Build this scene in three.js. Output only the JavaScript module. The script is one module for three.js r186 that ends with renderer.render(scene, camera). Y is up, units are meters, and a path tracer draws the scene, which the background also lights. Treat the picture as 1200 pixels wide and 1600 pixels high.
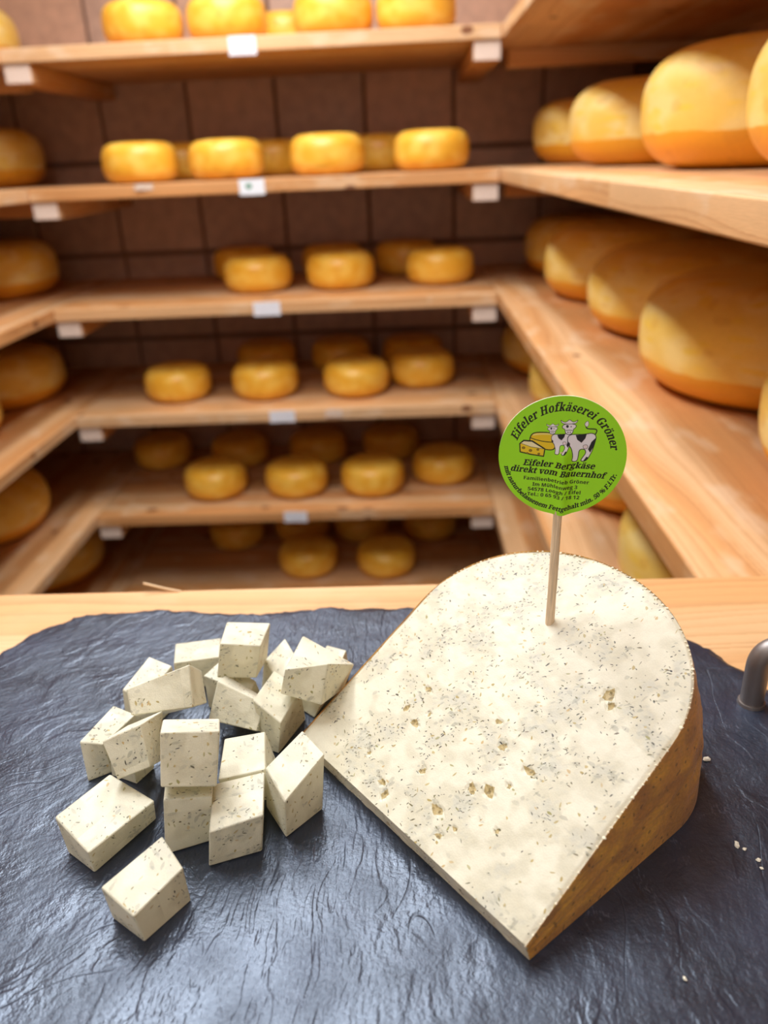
import * as THREE from 'three';
import { RoundedBoxGeometry } from 'three/addons/geometries/RoundedBoxGeometry.js';
import { mergeGeometries, mergeVertices, toCreasedNormals } from 'three/addons/utils/BufferGeometryUtils.js';
import { RectAreaLightUniformsLib } from 'three/addons/lights/RectAreaLightUniformsLib.js';
import { createNoise2D, createNoise3D } from 'simplex-noise';

// ---------------------------------------------------------------- camera, light, exposure
const scene = new THREE.Scene();
scene.background = new THREE.Color(0x000000);
const EYE = new THREE.Vector3(0, 1.46, 0);
const camera = new THREE.PerspectiveCamera(2 * Math.atan(800 / 1231) * 180 / Math.PI, 1200 / 1600, 0.02, 30);
{
  const m = new THREE.Matrix4().set(
    0.9989, 0.0288, 0.0373, 0,
    -0.0415, 0.9117, 0.4088, 0,
    -0.0222, -0.4099, 0.9118, 0,
    0, 0, 0, 1);
  camera.quaternion.setFromRotationMatrix(m).normalize();
  camera.position.copy(EYE);
  camera.focus = 0.325;
  camera.userData.fStop = 7.4;
}
const renderer = new THREE.WebGLRenderer({ antialias: true });
renderer.toneMapping = THREE.LinearToneMapping;
renderer.toneMappingExposure = 1.03;
renderer.shadowMap.enabled = true;
RectAreaLightUniformsLib.init();

const LAMP2_X = -0.28, LAMP2_Z = 0.38;
const LAMP = { x: -0.47, xr: -0.09, y: 2.33, z: -1.0, w: 0.14, l: 1.2, color: [0.93, 0.965, 1.0], power: 26 };
const TILT = 0.42;   // the two aisle lamps are battens canted toward the opposite shelves
function lampLight(x, y, z, w, l, power, tilt = 0) {
  const a = new THREE.RectAreaLight(new THREE.Color().setRGB(...LAMP.color), power, w, l);
  a.rotation.order = 'ZYX';
  a.rotation.set(-Math.PI / 2, 0, tilt);
  a.position.set(x + 0.005 * Math.sin(tilt), y - 0.005 * Math.cos(tilt), z);
  a.name = 'ceiling_lamp_light';
  scene.add(a);
}
lampLight(LAMP.x, LAMP.y, LAMP.z, LAMP.w, LAMP.l, LAMP.power * 1.2, TILT);
lampLight(LAMP.xr, LAMP.y, LAMP.z, LAMP.w, LAMP.l, LAMP.power * 0.85, -TILT);
lampLight(LAMP2_X, LAMP.y, LAMP2_Z, LAMP.w, 0.6, LAMP.power * 0.7);

// ---------------------------------------------------------------- helpers
function rng(seed) {
  let a = seed >>> 0;
  return () => { a = (a + 0x6d2b79f5) | 0; let t = Math.imul(a ^ (a >>> 15), 1 | a); t = (t + Math.imul(t ^ (t >>> 7), 61 | t)) ^ t; return ((t ^ (t >>> 14)) >>> 0) / 4294967296; };
}
const N2 = createNoise2D(rng(11)), N3 = createNoise3D(rng(23));
const fbm = (x, y, o = 4) => { let s = 0, a = 0.5; for (let i = 0; i < o; i++) { s += a * N2(x, y); x = x * 2.03 + 7.1; y = y * 2.03 - 3.7; a *= 0.5; } return s; };
const clamp = (x, a = 0, b = 1) => Math.min(b, Math.max(a, x));
const mix = (a, b, t) => a + (b - a) * t;
const smooth = (a, b, x) => { const t = clamp((x - a) / (b - a)); return t * t * (3 - 2 * t); };
const lin = (c) => { c /= 255; return c <= 0.04045 ? c / 12.92 : Math.pow((c + 0.055) / 1.055, 2.4); };
const rgbMix = (A, B, t) => [mix(A[0], B[0], t), mix(A[1], B[1], t), mix(A[2], B[2], t)];

const counts = {};
function numbered(name) { const k = counts[name] = (counts[name] ?? -1) + 1; return k ? `${name}_${String(k).padStart(3, '0')}` : name; }
function shade(o) { o.traverse((c) => { if (c.isMesh) { c.castShadow = true; c.receiveShadow = true; } }); return o; }
function part(name, geometry, material, parent) { const m = new THREE.Mesh(geometry, material); m.name = name; parent.add(m); return m; }
function thing(name, label, category, group) {
  const g = new THREE.Group(); g.name = numbered(name); g.userData = { label, category };
  if (group) g.userData.group = group;
  scene.add(g); return g;
}
function single(name, geometry, material, label, category, group) {
  const m = new THREE.Mesh(geometry, material); m.name = numbered(name); m.userData = { label, category };
  if (group) m.userData.group = group;
  scene.add(m); return m;
}
function structure(name, geometry, material, label) {
  const m = geometry ? new THREE.Mesh(geometry, material) : new THREE.Group();
  m.name = name; m.userData = { kind: 'structure' }; if (label) m.userData.label = label;
  scene.add(m); return m;
}
function dataTex(w, h, fn, srgb = true, wrap = true) {
  const d = new Uint8Array(w * h * 4);
  for (let y = 0, i = 0; y < h; y++) for (let x = 0; x < w; x++, i += 4) { const c = fn(x / w, y / h, x, y); d[i] = clamp(c[0], 0, 255); d[i + 1] = clamp(c[1], 0, 255); d[i + 2] = clamp(c[2], 0, 255); d[i + 3] = 255; }
  const t = new THREE.DataTexture(d, w, h, THREE.RGBAFormat);
  return finish(t, srgb, wrap);
}
function floatTex(w, h, arr, wrap = true) {
  const d = new Float32Array(w * h * 4);
  for (let i = 0; i < w * h; i++) { d[i * 4] = d[i * 4 + 1] = d[i * 4 + 2] = arr[i]; d[i * 4 + 3] = 1; }
  return finish(new THREE.DataTexture(d, w, h, THREE.RGBAFormat, THREE.FloatType), false, wrap);
}
function finish(t, srgb, wrap) {
  t.magFilter = THREE.LinearFilter; t.minFilter = THREE.LinearFilter;
  t.wrapS = t.wrapT = wrap ? THREE.RepeatWrapping : THREE.ClampToEdgeWrapping;
  if (srgb) t.colorSpace = THREE.SRGBColorSpace;
  t.needsUpdate = true; return t;
}
function canvasOf(w, h) { const c = document.createElement('canvas'); c.width = w; c.height = h; return c; }
function canvasTex(c, wrap = true, srgb = true) { return finish(new THREE.CanvasTexture(c), srgb, wrap); }

// ---------------------------------------------------------------- wood
// u runs along the grain (1.2 m a repeat), v across it (0.4 m a repeat)
function woodMaps(seed, pale, dark, ringDark, knots, worn = 1) {
  const W = 1024, H = 768, r = rng(seed), o = r() * 100;
  const K = Array.from({ length: knots }, () => [r(), r(), 0.006 + r() * 0.006, r()]);
  const bump = new Float32Array(W * H);
  // periodic in u by blending two samples
  const field = (u, v) => {
    let w = v * 0.4 + 0.016 * N2(u * 1.3 + o, v * 2.2 + o) + 0.004 * N2(u * 4 + o, v * 9);
    for (const [ku, kv, kr] of K) {
      const du = (u - ku) * 1.2, dv = (v - kv) * 0.4, d2 = (du / 3.2) ** 2 + dv * dv;
      w += Math.sign(dv || 1) * kr * 1.2 * Math.exp(-d2 / (kr * kr * 5));
    }
    return w;
  };
  const color = dataTex(W, H, (u, v, x, y) => {
    const w = field(u, v);
    const ring = w / 0.0085 + 0.8 * N2(w * 40, o);
    const s = ring - Math.floor(ring);
    const late = Math.pow(s, 3.2) * (0.55 + 0.45 * N2(w * 25 + o, 3)) ;
    const band = smooth(-0.35, 0.45, N2(w * 11 + o, 9.3));
    const fine = N2(u * 22 + o, v * 330) * 0.5 + N2(u * 70, v * 520 + o) * 0.5;
    let c = rgbMix(pale, dark, band);
    c = rgbMix(c, ringDark, clamp(late * 0.72));
    c = c.map((q) => q * (1 + fine * 0.035 + 0.05 * N2(u * 2.5 + o, v * 3)));
    c = rgbMix(c, [228, 204, 176], 0.45 * smooth(0.12, 0.55, fbm(u * 7 + o, v * 5 + 3, 4)) * worn);
    let kn = 0;
    for (const [ku, kv, kr] of K) {
      const du = (u - ku) * 1.2, dv = (v - kv) * 0.4, d = Math.hypot(du / 1.5, dv);
      kn = Math.max(kn, smooth(kr * 1.1, kr * 0.7, d + 0.001 * N2(u * 90, v * 60)));
    }
    if (kn) c = rgbMix(c, [112, 62, 30], kn * 0.85);
    bump[y * W + x] = 0.5 + 0.25 * fine - 0.3 * late;
    return c;
  });
  return { color, bump: floatTex(W, H, bump) };
}
function woodMat(maps, rough = 0.62, tint = 0xffffff) {
  return new THREE.MeshStandardMaterial({ color: tint, map: maps.color, bumpMap: maps.bump, bumpScale: 0.00025, roughness: rough });
}
const shelfWood = [1, 2, 3].map((k) => woodMat(woodMaps(40 + k, [222, 178, 130], [208, 146, 86], [164, 104, 58], 7), 0.6));
const plankWood = woodMat(woodMaps(77, [224, 180, 130], [217, 164, 108], [190, 130, 80], 0, 0.25), 0.5);
const endWood = new THREE.MeshStandardMaterial({ map: dataTex(256, 256, (u, v) => { const n = 0.06 * fbm(u * 6, v * 30, 3) + 0.05 * Math.sin(v * 60 + 3 * N2(u * 3, v * 3)); return [222, 200, 184].map((q) => q * (1 + n)); }), roughness: 0.8 });

function boardGeometry(sx, sy, sz, axis, off = 0, radius = 0.003) {
  const g = new RoundedBoxGeometry(sx, sy, sz, 2, Math.min(radius, sx / 2.1, sy / 2.1, sz / 2.1));
  const p = g.attributes.position, n = g.attributes.normal, uv = g.attributes.uv;
  for (let i = 0; i < p.count; i++) {
    const P = [p.getX(i), p.getY(i), p.getZ(i)], M = [Math.abs(n.getX(i)), Math.abs(n.getY(i)), Math.abs(n.getZ(i))];
    const face = M.indexOf(Math.max(...M)), others = [0, 1, 2].filter((k) => k !== axis);
    let a, c;
    if (face === axis) { a = P[others[0]] * 0.2; c = P[others[1]] + P[others[0]] * 0.5; }
    else { a = P[axis]; c = P[others.find((k) => k !== face)] + (face === 1 ? 0 : 0.5 * sy + (face === 0 ? sx : sz) / 2); }
    uv.setXY(i, a / 1.2 + off, c / 0.4 + off * 1.7);
  }
  return g;
}

// ---------------------------------------------------------------- room
const ROOM = { x0: -1.30, x1: 0.69, z0: -2.32, z1: 0.85, h: 2.42 };
const tileTone = [0, 1, 2, 3].map((k) => new THREE.MeshStandardMaterial({
  map: dataTex(256, 256, (u, v) => { const n = 0.09 * fbm(u * 4 + k * 9, v * 4, 4) + 0.04 * N2(u * 60, v * 60 + k); return [[198, 162, 140], [204, 164, 140], [192, 160, 142], [202, 166, 144]][k].map((q) => q * (1 + n)); }),
  roughness: 0.38 }));
const grout = new THREE.MeshStandardMaterial({ color: 0x866858, roughness: 0.95 });
const plaster = new THREE.MeshStandardMaterial({ map: dataTex(512, 512, (u, v) => { const n = 0.04 * fbm(u * 8, v * 8, 5); return [236, 233, 227].map((q) => q * (1 + n)); }), roughness: 0.9 });
const floorMat = new THREE.MeshStandardMaterial({ map: dataTex(512, 512, (u, v) => { const n = 0.12 * fbm(u * 10, v * 10, 5); return [78, 68, 60].map((q) => q * (1 + n)); }), roughness: 0.6 });
{
  const T = 0.1, wx = ROOM.x1 - ROOM.x0, wz = ROOM.z1 - ROOM.z0, cx = (ROOM.x0 + ROOM.x1) / 2, cz = (ROOM.z0 + ROOM.z1) / 2;
  const slab = (name, sx, sy, sz, x, y, z, m) => { const o = structure(name, new THREE.BoxGeometry(sx, sy, sz), m); o.position.set(x, y, z); return o; };
  slab('floor', wx + 0.4, T, wz + 0.4, cx, -T / 2, cz, floorMat);
  slab('ceiling', wx + 0.4, T, wz + 0.4, cx, ROOM.h + T / 2, cz, plaster);
  slab('wall_front', wx + 0.4, ROOM.h, T, cx, ROOM.h / 2, ROOM.z1 + T / 2, plaster);
  // tiled walls: a grout bed with one mesh for each tile
  const pitch = 0.2335, size = pitch - 0.009;
  const tileGeo = new RoundedBoxGeometry(size, size, 0.012, 1, 0.003);
  const tiled = (name, w, place, columns, rows, turn) => {
    const o = structure(name, new THREE.BoxGeometry(name === 'wall_back' ? w + 0.4 : T, ROOM.h, name === 'wall_back' ? T : w), grout);
    place(o);
    const r = rng(name.length * 7 + 3);
    for (const c of columns) for (const y of rows) {
      const t = new THREE.Mesh(tileGeo, tileTone[Math.floor(r() * 4)]); t.name = numbered('tile');
      turn(t, c, y - ROOM.h / 2, (r() - 0.5) * 0.0012); o.add(t);
    }
    return o;
  };
  const rowY = []; for (let k = -4; k <= 3; k++) rowY.push(1.361 + k * 0.238);
  const colX = []; for (let x = -0.331 + pitch / 2 - 4 * pitch; x < ROOM.x1 - 0.05; x += pitch) colX.push(x);
  tiled('wall_back', wx, (o) => o.position.set(cx, ROOM.h / 2, ROOM.z0 - T / 2 - 0.006), colX, rowY, (t, x, y, d) => t.position.set(x - cx, y, T / 2 + d));
  const colZ = []; for (let k = 0; k < 8; k++) colZ.push(ROOM.z0 + 0.12 + k * pitch);
  tiled('wall_right', wz, (o) => o.position.set(ROOM.x1 + T / 2 + 0.006, ROOM.h / 2, cz), colZ, rowY.slice(2), (t, z, y, d) => { t.position.set(-T / 2 + d, y, z - cz); t.rotation.y = -Math.PI / 2; });
  tiled('wall_left', wz, (o) => o.position.set(ROOM.x0 - T / 2 - 0.006, ROOM.h / 2, cz), colZ, rowY.slice(2), (t, z, y, d) => { t.position.set(T / 2 + d, y, z - cz); t.rotation.y = Math.PI / 2; });
}

// ceiling lamps: a housing and a glowing diffuser, with their light set just under it
for (const [x, z, len, tilt, label] of [[LAMP.x, LAMP.z, LAMP.l, TILT, 'long white ceiling lamp over the left half of the aisle'], [LAMP.xr, LAMP.z, LAMP.l, -TILT, 'long white ceiling lamp over the right half of the aisle'], [LAMP2_X, LAMP2_Z, 0.6, 0, 'short white ceiling lamp behind the viewer']]) {
  const t = thing('ceiling_lamp', label, 'lamp', 'ceiling lamps');
  t.position.set(x, LAMP.y, z); t.rotation.z = tilt;
  const h = part('housing', new RoundedBoxGeometry(LAMP.w + 0.03, 0.045, len + 0.04, 2, 0.006), new THREE.MeshStandardMaterial({ color: 0xe8e8e6, roughness: 0.5 }), t);
  h.position.y = 0.0265;
  if (tilt) { const k = part('ceiling_bracket', new RoundedBoxGeometry(0.05, 0.075, len * 0.5, 2, 0.004), h.material, t); k.rotation.z = -tilt; k.position.set(0.065 * Math.sin(tilt), 0.058 * Math.cos(tilt), 0); }
  else { h.scale.y = 2; h.position.y = 0.049; }
  const d = part('lamp_diffuser', new RoundedBoxGeometry(LAMP.w, 0.006, len, 2, 0.002), new THREE.MeshStandardMaterial({ color: 0xffffff, emissive: new THREE.Color().setRGB(...LAMP.color), emissiveIntensity: 2.5, roughness: 0.5 }), t);
  d.position.y = 0.001;
}

// ---------------------------------------------------------------- shelves
const LEVEL = [1.693, 1.432, 1.1775, 0.924, 0.661, 0.40], TH = 0.027;
const X0 = -0.806, X1 = 0.2015, ZB = -1.80, ZEND = 0.35;
const ORD = ['top', 'second', 'third', 'fourth', 'fifth', 'lowest'];
{
  const backW = X1 - X0, backD = ZB - ROOM.z0;
  const bg = [0.13, 0.37, 0.71].map((o) => boardGeometry(backW - 0.002, TH, backD, 0, o));
  const beamG = boardGeometry(0.055, 0.036, backD - 0.012, 2, 0.2), beamEnd = new RoundedBoxGeometry(0.053, 0.034, 0.004, 1, 0.001);
  LEVEL.forEach((y, k) => {
    const t = thing('wall_shelf', `${ORD[k]} pine shelf across the tiled back wall${k === 0 ? '' : ', counted from the top'}`, 'shelf', 'shelves across the back wall');
    t.position.set((X0 + X1) / 2, y - TH, (ZB + ROOM.z0) / 2);
    part('board', bg[k % 3], shelfWood[k % 3], t).position.y = TH / 2;
    for (const s of [-1, 1]) {
      const b = part('support_beam', beamG, shelfWood[(k + 1) % 3], t);
      b.position.set(s * (backW / 2 - 0.0285), -0.0185, -0.004);
      const e = part('beam_end', beamEnd, endWood, b); e.position.z = (backD - 0.012) / 2 + 0.001;
    }
  });
  const sideL = ZEND - ROOM.z0;
  for (const side of [-1, 1]) {
    const wall = side < 0 ? ROOM.x0 : ROOM.x1, front = side < 0 ? X0 : X1, w = Math.abs(wall - front);
    const sg = [0.23, 0.57, 0.91].map((o) => boardGeometry(w, TH, sideL, 2, o + (side > 0 ? 0.31 : 0)));
    const bm = boardGeometry(w - 0.03, 0.036, 0.055, 0, 0.4);
    LEVEL.forEach((y, k) => {
      const t = thing('wall_shelf', `${ORD[k]} pine shelf along the ${side < 0 ? 'left' : 'right'} wall${k === 0 ? '' : ', counted from the top'}`, 'shelf', `shelves along the ${side < 0 ? 'left' : 'right'} wall`);
      t.position.set((wall + front) / 2, y - TH, (ROOM.z0 + ZEND) / 2);
      part('board', sg[k % 3], shelfWood[(k + 2) % 3], t).position.y = TH / 2;
      for (const z of [-1.98, 0.2]) part('support_beam', bm, shelfWood[k % 3], t).position.set(side * 0.015, -0.0185, z - t.position.z);
    });
  }
}

// price and batch papers on the shelf edges
{
  const white = new THREE.MeshStandardMaterial({ map: dataTex(128, 64, (u, v) => { const s = smooth(0.35, 0.5, N2(u * 14, v * 5)) * smooth(0.08, 0.2, u) * smooth(0.92, 0.8, u) * 26; return [232 - s, 232 - s, 238 - s]; }), roughness: 0.85 });
  const marked = new THREE.MeshStandardMaterial({ map: dataTex(128, 64, (u, v) => { const g = smooth(0.16, 0.11, Math.hypot((u - 0.38) * 1.2, (v - 0.55) * 0.8)); return rgbMix([232, 234, 238], [30, 120, 78], g); }), roughness: 0.85 });
  const worn = new THREE.MeshStandardMaterial({ map: dataTex(128, 64, (u, v) => { const s = smooth(-0.1, 0.4, fbm(u * 5, v * 4, 4)); return rgbMix([222, 190, 160], [228, 222, 218], s); }), roughness: 0.9 });
  const L = [[-0.3125, 0, 0.055, 0.034, white, 'white paper label on the edge of the top back shelf'], [-0.322, 1, 0.054, 0.031, marked, 'white paper label with a green mark on the second back shelf'],
    [-0.316, 2, 0.06, 0.03, white, 'white paper label on the edge of the third back shelf'], [-0.305, 3, 0.06, 0.028, white, 'white paper label on the edge of the fourth back shelf'],
    [-0.182, 3, 0.04, 0.02, worn, 'torn remains of a paper label right of the fourth shelf label'], [-0.296, 4, 0.058, 0.028, white, 'white paper label on the edge of the fifth back shelf'],
    [-0.553, 1, 0.04, 0.012, worn, 'torn scrap of paper on the second back shelf, left of the label']];
  for (const [x, k, w, h, m, label] of L) {
    const g = new THREE.BoxGeometry(w, h, 0.0012, 8, 1, 1), p = g.attributes.position;
    for (let i = 0; i < p.count; i++) p.setZ(i, p.getZ(i) + 0.0012 * Math.cos(p.getX(i) / w * 5 + k));
    g.computeVertexNormals();
    const o = single('shelf_label', g, m, label, 'paper label', 'papers on the shelf edges');
    o.position.set(x, LEVEL[k] - 0.013 - (h - 0.027) / 2, ZB + 0.0022);
  }
}

// ---------------------------------------------------------------- cheese wheels on the shelves
function wheelGeometry(R, H, p, seed, bulge) {
  const n = 40, pts = [[0, 0]];
  for (let i = 0; i <= n; i++) {
    const a = -Math.PI / 2 + Math.PI * i / n, c = Math.cos(a), s = Math.sin(a);
    const flat = R * bulge;
    pts.push([flat + (R - flat) * Math.pow(Math.abs(c), 2 / p), H / 2 + (H / 2) * Math.sign(s) * Math.pow(Math.abs(s), 2 / p)]);
  }
  pts.push([0, H]);
  // arc-length v
  const g = new THREE.LatheGeometry(pts.map(([x, y]) => new THREE.Vector2(Math.max(x, 1e-5), y)), 72);
  const P = g.attributes.position, uv = g.attributes.uv;
  for (let i = 0; i < P.count; i++) {
    const x = P.getX(i), y = P.getY(i), z = P.getZ(i), r = Math.hypot(x, z);
    uv.setY(i, clamp(y / H, 0, 1) * 0.8 + 0.2 * (1 - clamp(r / R)) * (y > H / 2 ? 1 : 0));
    const e = y > 0.002 ? 0.008 * N3(x * 9 / (R * 8) + seed, y * 12, z * 9 / (R * 8)) : 0;
    const sag = y > 0.002 && y < H * 0.98 ? e : e * 0.3;
    P.setXYZ(i, x * (1 + sag), y * (1 + (r < R * 0.7 && y > H / 2 ? -0.008 : 0)), z * (1 + sag));
  }
  g.computeVertexNormals();
  return g;
}
const bigWax = [0, 1, 2].map((k) => new THREE.MeshPhysicalMaterial({
  map: dataTex(1024, 512, (u, v) => {
    const a = u * Math.PI * 2, cx = Math.cos(a) * 2.2, cy = Math.sin(a) * 2.2;
    const n1 = N3(cx + k * 9, cy, v * 3), n2 = N3(cx * 3, cy * 3 + k * 4, v * 9), n3 = N3(cx * 14, cy * 14, v * 50);
    let c = rgbMix([246, 205, 98], [250, 221, 140], smooth(-0.5, 0.6, n1 * 0.9 + n2 * 0.15));   // pale dusty coat
    c = rgbMix(c, [248, 206, 70], 0.7 * smooth(0.3, 0.75, n2 * 0.25 + N3(cx * 1.1 + 5, cy * 1.1, v * 9 + k) * 0.8));         // thicker yellow patches
    c = rgbMix(c, [241, 168, 36], smooth(0.25, 0.235, v + 0.012 * N3(cx * 2, cy * 2, k)));      // second, orange coat around the foot
    const scuff = smooth(0.5, 0.75, N3(cx * 1.5 + 20, cy * 1.5, v * 5 + k));
    c = rgbMix(c, [206, 138, 44], scuff * 0.2);
    return c.map((q) => q * (1 + 0.02 * n3));
  }),
  roughness: 0.52, clearcoat: 0.15, clearcoatRoughness: 0.4 }));
const smallWax = [0, 1, 2].map((k) => new THREE.MeshPhysicalMaterial({
  map: dataTex(512, 256, (u, v) => {
    const a = u * Math.PI * 2, cx = Math.cos(a) * 1.6, cy = Math.sin(a) * 1.6;
    const n1 = N3(cx + k * 7 + 50, cy, v * 3), n2 = N3(cx * 4, cy * 4 + k * 4, v * 12);
    let c = rgbMix([243, 181, 54], [249, 199, 84], smooth(-0.6, 0.8, n1 + n2 * 0.12));
    c = rgbMix(c, [230, 158, 36], smooth(0.3, 0.9, N3(cx * 1.2 + 90, cy * 1.2, v * 3 + k)) * 0.45);
    return c.map((q) => q * (1 + 0.01 * n2));
  }),
  roughness: 0.42, clearcoat: 0.2, clearcoatRoughness: 0.35 }));
const bigGeo = [0, 1, 2].map((k) => wheelGeometry(0.18, 0.132 + 0.003 * k, 2.6, 3 + k * 5, 0.55));
const leftGeo = [0, 1].map((k) => wheelGeometry(0.18, 0.132 + 0.003 * k, 2.6, 31 + k * 5, 0.55));
const smallGeo = [0, 1, 2, 3].map((k) => wheelGeometry(0.0825, 0.083 + 0.002 * (k % 2), 2.9, 60 + k * 5, 0.4));
{
  const rr = rng(5);
  let i = 0;
  const put = (geo, mats, x, y, z, label, group) => {
    const o = single('round_cheese', geo[i % geo.length], mats[(i * 2 + Math.floor(i / 3)) % mats.length], label, 'cheese', group);
    o.position.set(x, y, z); o.rotation.y = rr() * 6.28; i++;
  };
  const front = [
    [[-0.534, -1.905], [-0.357, -1.905], [-0.136, -1.905], [0.035, -1.905]],
    [[-0.584, -1.905], [-0.391, -1.905], [-0.167, -1.905], [0.062, -1.905]],
    [[-0.362, -1.986], [-0.160, -1.986], [0.081, -2.003]],
    [[-0.588, -1.952], [-0.364, -1.949], [-0.134, -1.945], [0.033, -2.010]],
    [[-0.523, -1.942], [-0.306, -1.939], [-0.104, -1.933], [0.083, -2.0]],
    [[-0.301, -1.982], [-0.080, -1.971]]];
  const back = [
    [[-0.264, -2.13]],
    [[-0.542, -2.13], [-0.315, -2.13], [-0.055, -2.13]],
    [[-0.433, -2.2], [-0.195, -2.2], [0.0, -2.2]],
    [[-0.400, -2.2], [-0.190, -2.2], [0.01, -2.205]],
    [[-0.732, -2.18], [-0.501, -2.171], [-0.273, -2.177], [-0.060, -2.2]],
    [[-0.541, -2.17], [-0.343, -2.2], [-0.161, -2.2], [0.05, -2.2]]];
  const ord = (k, n) => (n === 1 ? 'the only one' : k === 0 ? 'leftmost' : k === n - 1 ? 'rightmost' : ['', 'second from left', 'third from left'][k]);
  LEVEL.forEach((y, s) => {
    front[s].forEach(([x, z], k) => put(smallGeo, smallWax, x, y, z, `small yellow cheese wheel, ${ord(k, front[s].length)} in the front row, ${ORD[s]} back shelf`, 'small cheese wheels on the back shelves'));
    back[s].forEach(([x, z], k) => put(smallGeo, smallWax, x, y, z, `small cheese wheel in the rear row, ${ord(k, back[s].length)} against the wall, ${ORD[s]} back shelf`, 'small cheese wheels on the back shelves'));
  });
  const right = [[], [[0.478, -1.995], [0.478, -1.558], [0.478, -1.081], [0.468, -0.712]], [[0.480, -2.085], [0.4694, -1.718], [0.484, -1.352], [0.4724, -0.987], [0.479, -0.620]],
    [[0.430, -2.12], [0.4507, -1.75], [0.405, -1.28], [0.44, -0.887]], [[0.434, -2.12], [0.445, -1.74]], []];
  const depth = (k, n) => (k === 0 ? 'farthest' : k === n - 1 ? 'nearest' : ['', 'second from the back', 'third from the back', 'fourth from the back'][k]);
  right.forEach((L, s) => L.forEach(([x, z], k) => put(bigGeo, bigWax, x, LEVEL[s], z, `large yellow cheese wheel on the ${ORD[s]} right shelf, ${depth(k, L.length)} in its row`, 'large cheese wheels on the right shelves')));
  const left = [[[-1.0825, -2.11]], [[-1.0825, -2.12]], [[-1.0825, -2.075], [-1.0825, -1.705]], [[-1.0825, -1.984], [-1.0825, -1.615]], [[-1.0825, -1.743]], [[-1.0825, -2.0]]];
  left.forEach((L, s) => L.forEach(([x, z], k) => put(leftGeo, bigWax, x, LEVEL[s], z, `large cheese wheel on the ${ORD[s]} left shelf${L.length > 1 ? (k ? ', cut off by the picture edge' : ', beside the back shelf') : ''}`, 'large cheese wheels on the left shelves')));
}

// ---------------------------------------------------------------- plank across the aisle
const PLANK_TOP = 1.2045, S = 1.213;
{
  const sx = 1.36, sz = 0.40;
  const g = boardGeometry(sx, TH, sz, 0, 0.05, 0.002);
  const o = single('wooden_plank', g, plankWood, 'light wooden plank laid across the aisle, carrying the slate board', 'plank');
  o.position.set(-0.32, PLANK_TOP - TH / 2, -0.453 + sz / 2);
  // splinter on its far edge
  const c = new THREE.CatmullRomCurve3([new THREE.Vector3(-0.155, PLANK_TOP - 0.0002, -0.4505), new THREE.Vector3(-0.165, PLANK_TOP + 0.002, -0.451), new THREE.Vector3(-0.1795, PLANK_TOP + 0.0062, -0.4515)]);
  const sg = new THREE.TubeGeometry(c, 10, 0.00075, 5, false), p = sg.attributes.position;
  for (let i = 0; i < p.count; i++) p.setY(i, p.getY(i) + 0.0003);
  single('wood_splinter', sg, new THREE.MeshStandardMaterial({ color: 0xf0d0a4, roughness: 0.7 }), 'thin pale splinter standing off the far edge of the plank', 'splinter');
}

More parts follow.
